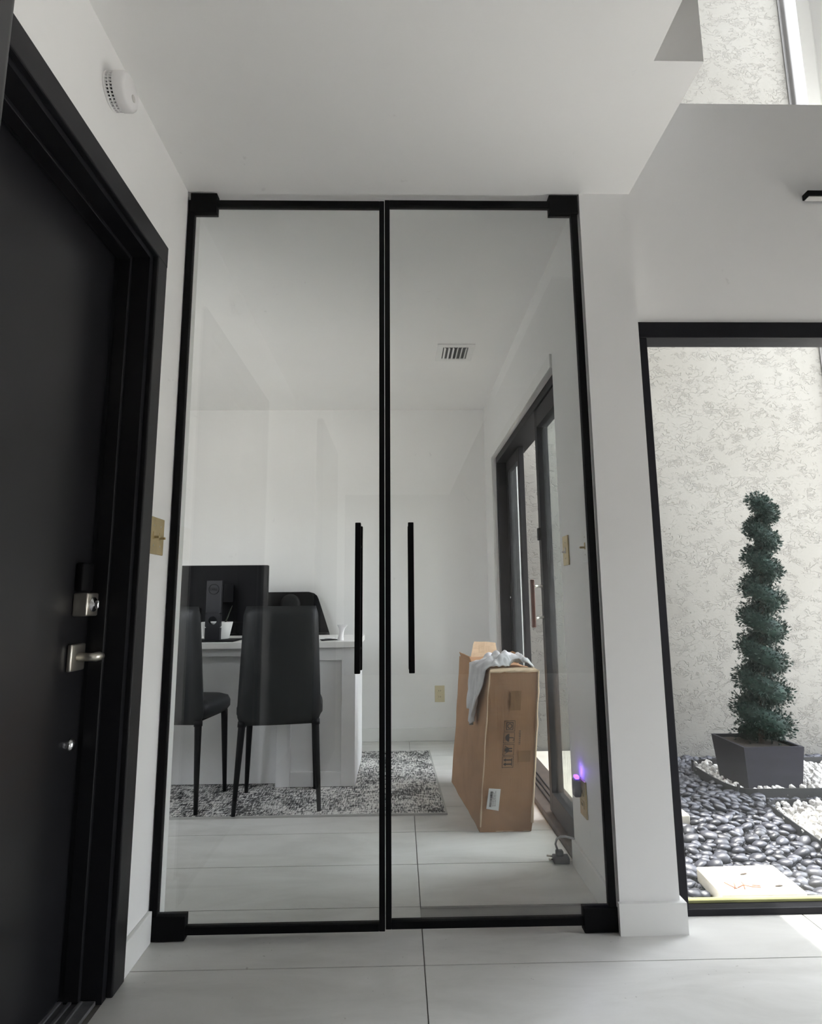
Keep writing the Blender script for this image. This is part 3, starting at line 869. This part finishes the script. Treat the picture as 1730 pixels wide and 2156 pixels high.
# symbols are printed sideways: their upright direction is -u
def sym(k):
    w0, w1 = rows[k]; wc = (w0+w1)/2; q = frame_q(IU0, IU1, w0, w1)
    if k == 0:      # two arrows over a bar
        q.append(rect(.525, .54, wc-.024, wc+.024))
        for d in (-.013, .013):
            q.append(rect(.41, .525, wc+d-.004, wc+d+.004))
            q.append([(.365, wc+d), (.415, wc+d-.011), (.415, wc+d+.011)])
    if k == 1:      # glass
        q.append(disc((.425, wc), .042))
        q += arc((.425, wc), .075, math.pi*.5, math.pi*1.5, .009) if False else []
        q.append([(.375, wc-.024), (.39, wc-.024), (.485, wc-.008), (.475, wc-.002)])
        q.append([(.375, wc+.024), (.39, wc+.024), (.485, wc+.008), (.475, wc+.002)])
        q.append(rect(.475, .53, wc-.012, wc-.004)); q.append(rect(.475, .53, wc+.004, wc+.012))
    if k == 2:      # umbrella
        q.append(disc((.46, wc), .075, math.pi*.5, math.pi*1.5, 14))
        q.append(rect(.455, .53, wc-.003, wc+.003))
        q += arc((.53, wc-.009), .027, -math.pi*.5, math.pi*.5, .006, 6)
    if k == 3:      # carton with loop
        q += frame_q(.39, .53, wc-.024, wc+.024, .014)
        q += arc((.46, wc), .042, 0, 2*math.pi, .008, 14)
    return q
for k in range(4): decal('handling_symbol', sym(k), 'ink', bx, OFF)
# small line of print beside the symbols: too blurred to read, so only strokes
random.seed(3)
sq = []
w = .535
while w < .625:
    h_ = random.choice((.004, .006, .0075)); sq.append(rect(.655-random.random()*.012, .685, w, w+h_*.55)); w += h_+.0018
decal('print_line', sq, 'ink', bx, OFF)
decal('packing_tape', [rect(.44, .66, .75, .875)], 'carddark', bx, OFF-.002)
decal('packing_tape', [rect(.66, .90, .425, .495)], 'carddark', bx, OFF-.002)
lb = decal('shipping_label', [[(.085, .145), (.325, .130), (.345, .262), (.115, .268)]], 'paper', bx, OFF)
tag(lb, 'white barcode label')
q = []; w = .156
while w < .25:
    t_ = random.choice((.0012, .002, .0032)); s_ = (w-.15)*.22
    q.append([(.135+s_*.8, w), (.178+s_*.8, w-.001), (.178+s_*.8, w+t_-.001), (.135+s_*.8, w+t_)]); w += t_+random.choice((.0012, .0022))
for u_ in (.20, .225, .25):
    w = .158
    while w < .235:
        l_ = random.uniform(.006, .018); q.append(rect(u_, u_+.006, w, w+l_)); w += l_+.003
decal('barcode', q, 'ink', lb, OFF+.0006)
def edge_strip(pts, r):
    b = tube([bpt(*p) + noise.noise_vector(bpt(*p)*40)*.003 for p in pts], r, 6)
    return obj('worn_edge', b, 'cardedge', bx)
edge_strip([(0, 0, .03+.97*k/12) for k in range(13)], [.0022+.0022*random.random() for k in range(13)])
edge_strip([(1, 0, .05+.95*k/14) for k in range(15)], [.003+.004*random.random() for k in range(15)])
edge_strip([(k/10, 0, 1) for k in range(11)], [.0035+.004*random.random() for k in range(11)])
edge_strip([(.3+.65*k/8, 0, .004) for k in range(9)], [.0012+.002*random.random() for k in range(9)])
# torn flaps round the open top
def flap(name, pts, mat='cardedge', t=.004):
    b = bmesh.new(); f_ = b.faces.new([b.verts.new(p) for p in pts])
    b.normal_update(); n_ = f_.normal*t
    r = bmesh.ops.extrude_face_region(b, geom=[f_])
    bmesh.ops.translate(b, verts=[e for e in r['geom'] if isinstance(e, bmesh.types.BMVert)], vec=n_)
    bmesh.ops.subdivide_edges(b, edges=list(b.edges), cuts=3, use_grid_fill=True)
    for v in b.verts: v.co += noise.noise_vector(v.co*25)*.005
    return obj(name, b, mat, bx)
T = lambda u, v, dz=0: bpt(u, v, 1) + Vector((0, 0, dz))
flap('top_flap', [T(.25, .97), T(.95, .97), T(.9, .99, .075), T(.35, .99, .085)])
flap('top_flap', [T(.0, .55), T(.0, .95), T(-.06, .93, .03), T(-.05, .57, .026)], 'card')
flap('top_flap', [T(.97, .45), T(.97, .9), T(1.22, .86, .035), T(1.2, .5, .03)], 'carddark')
flap('top_flap', [T(.02, .004), T(.98, .004), T(.96, .06, .008), T(.04, .05, .008)])

# cloth thrown over the box: bunched on the top, one corner hanging down the left face
def cloth():
    b = bmesh.new(); nu, nv = 72, 44; G = {}
    for i in range(nu+1):
        s = i/nu
        for j in range(nv+1):
            t = j/nv
            if s < .46:                       # on top, from right to left
                k = s/.46; u = .95 - .97*k
                v = .045 + (.30 + .12*k)*t + .02*math.sin(5*k)
                p = bpt(u, v, 1)
                q = Vector((p.x*16, p.y*11, 3))
                amp = min(1, 4*(1-k)+.12)*min(1, k*6+.3)
                lift = .030*abs(noise.noise(q)) + .020*abs(noise.noise(q*2.3)) + .022*math.sin(t*9+k*5)**2*(1-.5*k) + .018*math.sin(math.pi*t)
                p.z += .010 + lift*amp*1.15
                p.x += .006*noise.noise(q*1.7)
            else:                             # hanging down the left face, narrowing to a corner
                k = (s-.46)/.54
                v0, v1 = .02 + .20*k**1.3, .50 - .14*k
                v = v0 + (v1-v0)*t
                w = 1 - (.30 + .10*math.sin(math.pi*min(1, t*1.15)))*k
                p = bpt(0, v, w) + Vector((-.010, 0, 0))
                f = abs(math.sin(t*10.5 + 1.2*k))
                p.x -= .022*f*(.2+k*.8) + .012*abs(noise.noise(Vector((p.y*20, p.z*5, 1))))
                p.z += .010*(1-k)**8
            G[(i, j)] = b.verts.new(p)
    for i in range(nu):
        for j in range(nv): b.faces.new((G[(i, j)], G[(i+1, j)], G[(i+1, j+1)], G[(i, j+1)]))
    return b
cl = obj('cleaning_cloth', cloth(), 'cloth', smooth=True)
sm = cl.modifiers.new('thickness', 'SOLIDIFY'); sm.thickness = .004; sm.offset = 1
tag(cl, 'grey and white cotton cloth draped over the cardboard box top', 'cloth')

# power adapter with cable on the floor
pa = thing('power_adapter', 'dark grey power adapter with cable on the floor by right wall', 'adapter', (1.355, .48, 0))
obj('body', prism([(1.325, .455), (1.385, .452), (1.388, .492), (1.328, .495)], .001, .024, 'z', None, .004), 'adapter', pa, True)
obj('plug', box(1.338, 1.366, .462, .486, .024, .044, .005), 'adapter', pa, True)
obj('prong', tube([(1.325, .472, .014), (1.310, .472, .012)], .005, 8), 'nickel', pa, True)
obj('prong', tube([(1.326, .484, .018), (1.306, .487, .020)], .004, 8), 'nickel', pa, True)
obj('cable', tube([(1.345, .474, .044), (1.338, .474, .065), (1.343, .472, .083), (1.357, .466, .094), (1.375, .46, .096), (1.392, .452, .094), (1.403, .442, .094)], .0042, 9), 'wirewhite', pa, True)

# ================================================================== COURTYARD
struct('ground', box(1.588, 3.75, .25, 2.11, -.30, -.075), 'gravelbed')
struct('ground_bounce_right', wall_grid('z', -.30, -.075, [3.755, 30], [-25, 25], lambda i, j: True), 'bounceground')  # unseen pale ground added so sunlight bounces up into the rooms
struct('wall_stucco', box(1.588, 4.4, 2.11, 2.3, -.30, 6.1), 'stucco')
struct('wall_office_outside', box(1.5885, 1.5975, 2.04, 2.11, -.30, 5.0), 'stucco')
ds = thing('downspout', 'white downspout strip running down the stucco wall', 'downspout', (3.96, 2.1, 0))
obj('pipe', box(3.895, 4.015, 2.06, 2.109, -.07, 6.08, .008), 'downspout', ds)
obj('flange', box(3.875, 4.035, 2.098, 2.1095, -.07, 6.08, .002), 'downspout', ds)

def blob(seed, sx, sy, sz, rough, sub=2):
    b = bmesh.new(); bmesh.ops.create_icosphere(b, subdivisions=sub, radius=1)
    o = Vector((seed*7.3, seed*1.7, seed*3.1))
    for v in b.verts:
        k = 1 + rough*noise.noise(v.co*1.3+o)
        v.co = Vector((v.co.x*sx*k, v.co.y*sy*k, v.co.z*sz*k))
    return b
def blob_mesh(name, mat, seed, *a, smooth=True, sub=2):
    b = blob(seed, *a, sub=sub); me = bpy.data.meshes.new(name); b.to_mesh(me); b.free()
    me.materials.append(MT[mat])
    for p in me.polygons: p.use_smooth = smooth
    return me
# regions (world x, y)
STONE1 = [(1.833, .220), (2.123, .216), (2.137, .426), (1.846, .419)]
STONE2 = [(1.60, .945), (2.083, .933), (2.10, 2.09), (1.60, 2.09)]
def inside(p, poly, m=0):
    x, y = p; n = len(poly); c = False
    cx_ = sum(q[0] for q in poly)/n; cy_ = sum(q[1] for q in poly)/n
    P = [(cx_+(q[0]-cx_)*(1+m), cy_+(q[1]-cy_)*(1+m)) for q in poly]
    for i in range(n):
        (xa_, ya_), (xb_, yb_) = P[i], P[(i+1) % n]
        if (ya_ > y) != (yb_ > y) and x < (xb_-xa_)*(y-ya_)/(yb_-ya_)+xa_: c = not c
    return c
RING = [(3.7, 1.285), (2.62, 1.285), (2.56, 1.297), (2.525, 1.33), (2.503, 1.40), (2.497, 1.50), (2.503, 1.70), (2.535, 1.80), (2.60, 1.85), (3.7, 1.87)]
PATCH = [(3.4, .30), (2.445, .30), (2.47, .60), (2.505, .86), (2.54, 1.08), (2.60, 1.12), (3.4, 1.14)]
POT = [(2.60, 1.355), (2.925, 1.355), (2.925, 1.66), (2.60, 1.66)]
def in_white(p, m=0): return inside(p, RING) or inside(p, PATCH)
def visible(p):
    """rough ground area the window shows"""
    x, y = p
    d = y + 1.872
    k = (x-.7484)/d
    return k < .80 and x > 1.6 and k > .40

# black pebbles: nearest about 280 are single things, the rest one bed
variants = [blob_mesh('black_pebble', 'pebble', s, .026, .018, .0115, .28) for s in range(8)]
pts = []
random.seed(11)
def try_put(p, r, lst):
    for q in lst:
        if (q[0]-p[0])**2 + ((q[1]-p[1]))**2 < (q[2]+r)**2*.72: return False
    return True
tries = 0
while tries < 9000 and len(pts) < 285:
    tries += 1
    y = .265 + 1.25*random.random()**1.25; x = random.uniform(1.62, 2.62)
    if not visible((x, y)) or in_white((x, y)): continue
    if inside((x, y), STONE1, .16) or inside((x, y), STONE2, .06) or (x < 1.63+.45*y and .37 < y < .96): continue
    s = random.uniform(.78, 1.45)
    if try_put((x, y), .019*s, pts): pts.append((x, y, .019*s, s))
for i, (x, y, r, s) in enumerate(pts):
    o = bpy.data.objects.new('black_pebble', variants[i % 8]); COL.objects.link(o)
    o.location = (x, y, -.035 + random.uniform(-.006, .006)); o.scale = (s, s, s)
    o.rotation_euler = (random.uniform(-.45, .45), random.uniform(-.45, .45), random.uniform(-.7, .7))
    tag(o, 'smooth black river pebble lying loose in the courtyard bed', 'pebble', 'black pebbles in the courtyard')
def bed(name, mat, n, size, region, z, label, sub=1, seed=5, zs=1, smooth=True):
    random.seed(seed); V, Fc = [], []
    base_ = []
    for s in range(6):
        b = blob(s+20, *size, .3 if smooth else .55, sub)
        b.verts.ensure_lookup_table()
        base_.append(([v.co.copy() for v in b.verts], [[v.index for v in f.verts] for f in b.faces])); b.free()
    k = 0
    while k < n:
        p = region()
        if p is None: continue
        vs_, fs_ = random.choice(base_); sc = random.uniform(.7, 1.35)
        from mathutils import Euler
        R = Euler((random.uniform(-.5, .5), random.uniform(-.5, .5), random.uniform(0, 6.28))).to_matrix()
        o_ = len(V); T_ = Vector((p[0], p[1], z + random.uniform(-.008, .006)))
        V += [(R @ (v*sc)) + T_ for v in vs_]; Fc += [[q+o_ for q in f] for f in fs_]
        k += 1
    me = bpy.data.meshes.new(name); me.from_pydata(V, [], Fc); me.update()
    me.materials.append(MT[mat])
    for p in me.polygons: p.use_smooth = smooth
    o = bpy.data.objects.new(name, me); COL.objects.link(o)
    return tag(o, label, 'stones', kind='stuff')
def reg_black():
    p = (random.uniform(1.62, 3.7), random.uniform(.27, 2.09))
    if in_white(p) or inside(p, STONE1, .12) or inside(p, STONE2, .08) or (p[0] < 1.62+.45*p[1] and .38 < p[1] < .95) or inside(p, POT, .1): return None
    return p
bed('pebble_bed', 'pebble', 4200, (.024, .017, .011), reg_black, -.060, 'deep bed of smaller black pebbles under the loose ones')
# white stones
wv = [blob_mesh('white_stone', 'whitestone', s+40, .017, .015, .013, .6, smooth=False) for s in range(6)]
random.seed(21); wp = []; tries = 0
while tries < 9000 and len(wp) < 240:
    tries += 1
    if random.random() < .5: p = (random.uniform(2.46, 2.95), random.uniform(.45, 1.13)); reg = PATCH
    else: p = (random.uniform(2.5, 3.2), random.uniform(1.29, 1.86)); reg = RING
    if not inside(p, reg, -.03) or not visible(p) or inside(p, POT, .14): continue
    s = random.uniform(.7, 1.35)
    if try_put(p, .0155*s, wp): wp.append((p[0], p[1], .0155*s, s))
for i, (x, y, r, s) in enumerate(wp):
    o = bpy.data.objects.new('white_stone', wv[i % 6]); COL.objects.link(o)
    o.location = (x, y, -.018 + random.uniform(-.004, .006)); o.scale = (s, s, s)
    o.rotation_euler = (random.uniform(0, 3), random.uniform(0, 3), random.uniform(0, 3))
    tag(o, 'rough white landscaping stone inside the black edging', 'stone', 'white stones inside the edging')
def reg_ring():
    p = (random.uniform(2.5, 3.6), random.uniform(1.29, 1.86))
    return p if inside(p, RING, -.02) and not inside(p, POT, .10) else None
def reg_patch():
    p = (random.uniform(2.46, 3.35), random.uniform(.31, 1.12))
    return p if inside(p, PATCH, -.02) else None
bed('white_gravel', 'whitestone', 900, (.013, .012, .010), reg_ring, -.036, 'fine white gravel filling the ring around the planter', seed=6, smooth=False)
bed('white_gravel', 'whitestone', 900, (.013, .012, .010), reg_patch, -.036, 'fine white gravel filling the front bed right of the stepping stone', seed=8, smooth=False)
struct('ground_ring', prism(RING, -.075, -.045, 'z'), 'whitebed')
struct('ground_patch', prism(PATCH, -.075, -.045, 'z'), 'whitebed')
# plastic edging strips with stakes
def strip(path, z0, z1, t=.006):
    b = bmesh.new(); A = []
    for i, p in enumerate(path):
        p0 = Vector(path[max(i-1, 0)]); p1 = Vector(path[min(i+1, len(path)-1)])
        d = (p1-p0).normalized(); n_ = Vector((-d.y, d.x))*t/2
        A.append([b.verts.new((p[0]+sg*n_.x, p[1]+sg*n_.y, z)) for sg, z in ((1, z0), (1, z1), (-1, z1), (-1, z0))])
    for P_, Q in zip(A, A[1:]):
        for k in range(4): b.faces.new((P_[k], P_[(k+1) % 4], Q[(k+1) % 4], Q[k]))
    b.faces.new(A[0]); b.faces.new(A[-1])
    return b
for path, stakes, lab in ((RING, ((2.535, 1.315), (2.53, 1.79)), 'black plastic edging strip around the planter stones'),
                          (PATCH[1:6]+[(3.4, 1.14)], ((2.475, .62), (2.55, 1.095)), 'black plastic edging strip of the front white stone bed')):
    e = thing('garden_edging', lab, 'edging', (*path[2], -.07), 'black garden edging')
    obj('edging_strip', strip(path, -.074, -.004), 'edging', e)
    for sx, sy in stakes:
        obj('stake', box(sx-.006, sx+.006, sy-.006, sy+.006, -.074, .012, .002), 'edging', e)
# stepping stones
tag(obj('stepping_stone', prism(STONE1, -.05, .0, 'z', None, .005), 'stone'), 'square cream stepping stone just outside the window, with dried twigs', 'stepping stone')
tag(obj('landing_slab', prism(STONE2, -.05, -.002, 'z', None, .005), 'stone'), 'pale cream landing slab behind the pillar, only its right corner in view', 'slab')
tag(obj('bounce_slab', prism([(1.60, .40), (1.79, .40), (2.03, .935), (1.60, .935)], -.05, -.002, 'z', None, .004), 'stone'), 'pale slab added outside the sliding door, hidden, bouncing sunlight into the office', 'slab')  # hidden slab added so sunlight bounces in through the sliding door
tw = thing('dried_twig', 'curled reddish dried twig lying on the near stepping stone', 'twig', (1.93, .265, .001))
for c in ([(1.892, .248, .003), (1.902, .262, .006), (1.91, .285, .004)], [(1.925, .243, .003), (1.935, .268, .007), (1.94, .29, .004)],
          [(1.905, .252, .003), (1.93, .26, .008), (1.955, .255, .004), (1.985, .252, .003), (1.99, .262, .003), (1.965, .268, .003)], [(1.88, .29, .003), (1.886, .262, .005), (1.90, .246, .003)]):
    obj('sprig', tube(c, .0018, 6), 'twig', tw, True)
for k, (x, y, a) in enumerate(((1.985, .352, .3), (2.055, .262, .15))):
    b = bmesh.new(); bmesh.ops.create_icosphere(b, subdivisions=2, radius=1)
    bmesh.ops.scale(b, verts=b.verts, vec=(.016, .004, .0025)); bmesh.ops.rotate(b, verts=b.verts, cent=(0, 0, 0), matrix=Matrix.Rotation(a, 3, 'Z'))
    bmesh.ops.translate(b, verts=b.verts, vec=(x, y, .0022))
    tag(obj('dried_leaf', b, 'bark', smooth=True), ('narrow dry leaf near the back edge of the near stepping stone', 'narrow dry leaf near the right corner of the near stepping stone')[k], 'leaf')
b = lathe([(.001, .012), (.03, .010), (.05, .004), (.055, -.002), (.052, -.006), (.001, -.006)], (0, 0, 0), 28, 'z')
bmesh.ops.rotate(b, verts=b.verts, cent=(0, 0, 0), matrix=Matrix.Rotation(1.25, 3, 'Y')); bmesh.ops.translate(b, verts=b.verts, vec=(1.685, .235, .005))
tag(obj('bucket_lid', b, 'whiteplastic', smooth=True), 'round white plastic lid leaning outside the window by the pillar', 'lid')

# potted spiral topiary
tp = thing('spiral_topiary', 'dark green spiral topiary in a square charcoal planter', 'topiary', (2.763, 1.505, -.07))
def planter():
    b = bmesh.new(); cx_, cy_ = 2.763, 1.507; R = []
    for z, h in ((-.07, .143), (.17, .163), (.188, .165), (.188, .150), (.165, .148)):
        R.append([b.verts.new((cx_+sx*h, cy_+sy*h, z)) for sx, sy in ((-1, -1), (1, -1), (1, 1), (-1, 1))])
    for A, B in zip(R, R[1:]):
        for k in range(4): b.faces.new((A[k], A[(k+1) % 4], B[(k+1) % 4], B[k]))
    b.faces.new(R[0]); b.faces.new(R[-1])
    return b
obj('planter', planter(), 'planter', tp)
obj('soil', box(2.617, 2.909, 1.361, 1.653, .150, .172), 'soil', tp)
TX, TY = 2.80, 1.507
def trunk_x(z): return TX + .10*(z-.19)      # leans a little to the right
obj('trunk', tube([(trunk_x(z), TY, z) for z in (.165, .5, .9, 1.3, 1.55)], [.016, .015, .013, .011, .008], 10), 'bark', tp, True)
def helix(z):
    k = (z-.19)/1.42
    turns = 8.2
    a = -2*math.pi*turns*k + 2.5
    off = .078*(1-k)+.030*k
    rad = .098*(1-k)+.058*k
    return Vector((trunk_x(z)+off*math.cos(a), TY+off*math.sin(a), z)), rad, a
core = [helix(.20+1.36*i/160) for i in range(161)]
obj('branch_core', tube([c[0] for c in core], [c[1]*.62 for c in core], 9), 'leaf', tp, True)
random.seed(31); LV, LF = [], []
for i in range(12500):
    z = .20 + 1.375*random.random()**1.08
    c, rad, a = helix(z)
    d = Vector((random.gauss(0, 1), random.gauss(0, 1), random.gauss(0, .75))).normalized()
    p = c + d*rad*random.uniform(.62, 1.0)
    dd = (d + Vector((random.uniform(-.6, .6), random.uniform(-.6, .6), random.uniform(-.2, .7)))).normalized()
    sd_ = dd.cross(Vector((random.uniform(-1, 1), random.uniform(-1, 1), random.uniform(-1, 1)))).normalized()
    L = random.uniform(.012, .024); wd = random.uniform(.0018, .0032)
    for s_ in (-1, 0, 1):
        q = (dd + sd_*.55*s_).normalized(); w_ = q.cross(d+Vector((.01, .02, .03))).normalized()*wd
        o_ = len(LV)
        LV += [p, p+q*L*.5+w_, p+q*L, p+q*L*.5-w_]; LF.append((o_, o_+1, o_+2, o_+3))
me = bpy.data.meshes.new('foliage'); me.from_pydata([v - W[tp.name] for v in LV], [], LF); me.update(); me.materials.append(MT['leaf'])
fo = bpy.data.objects.new('foliage', me); COL.objects.link(fo); fo.parent = tp; fo['kind'] = 'stuff'
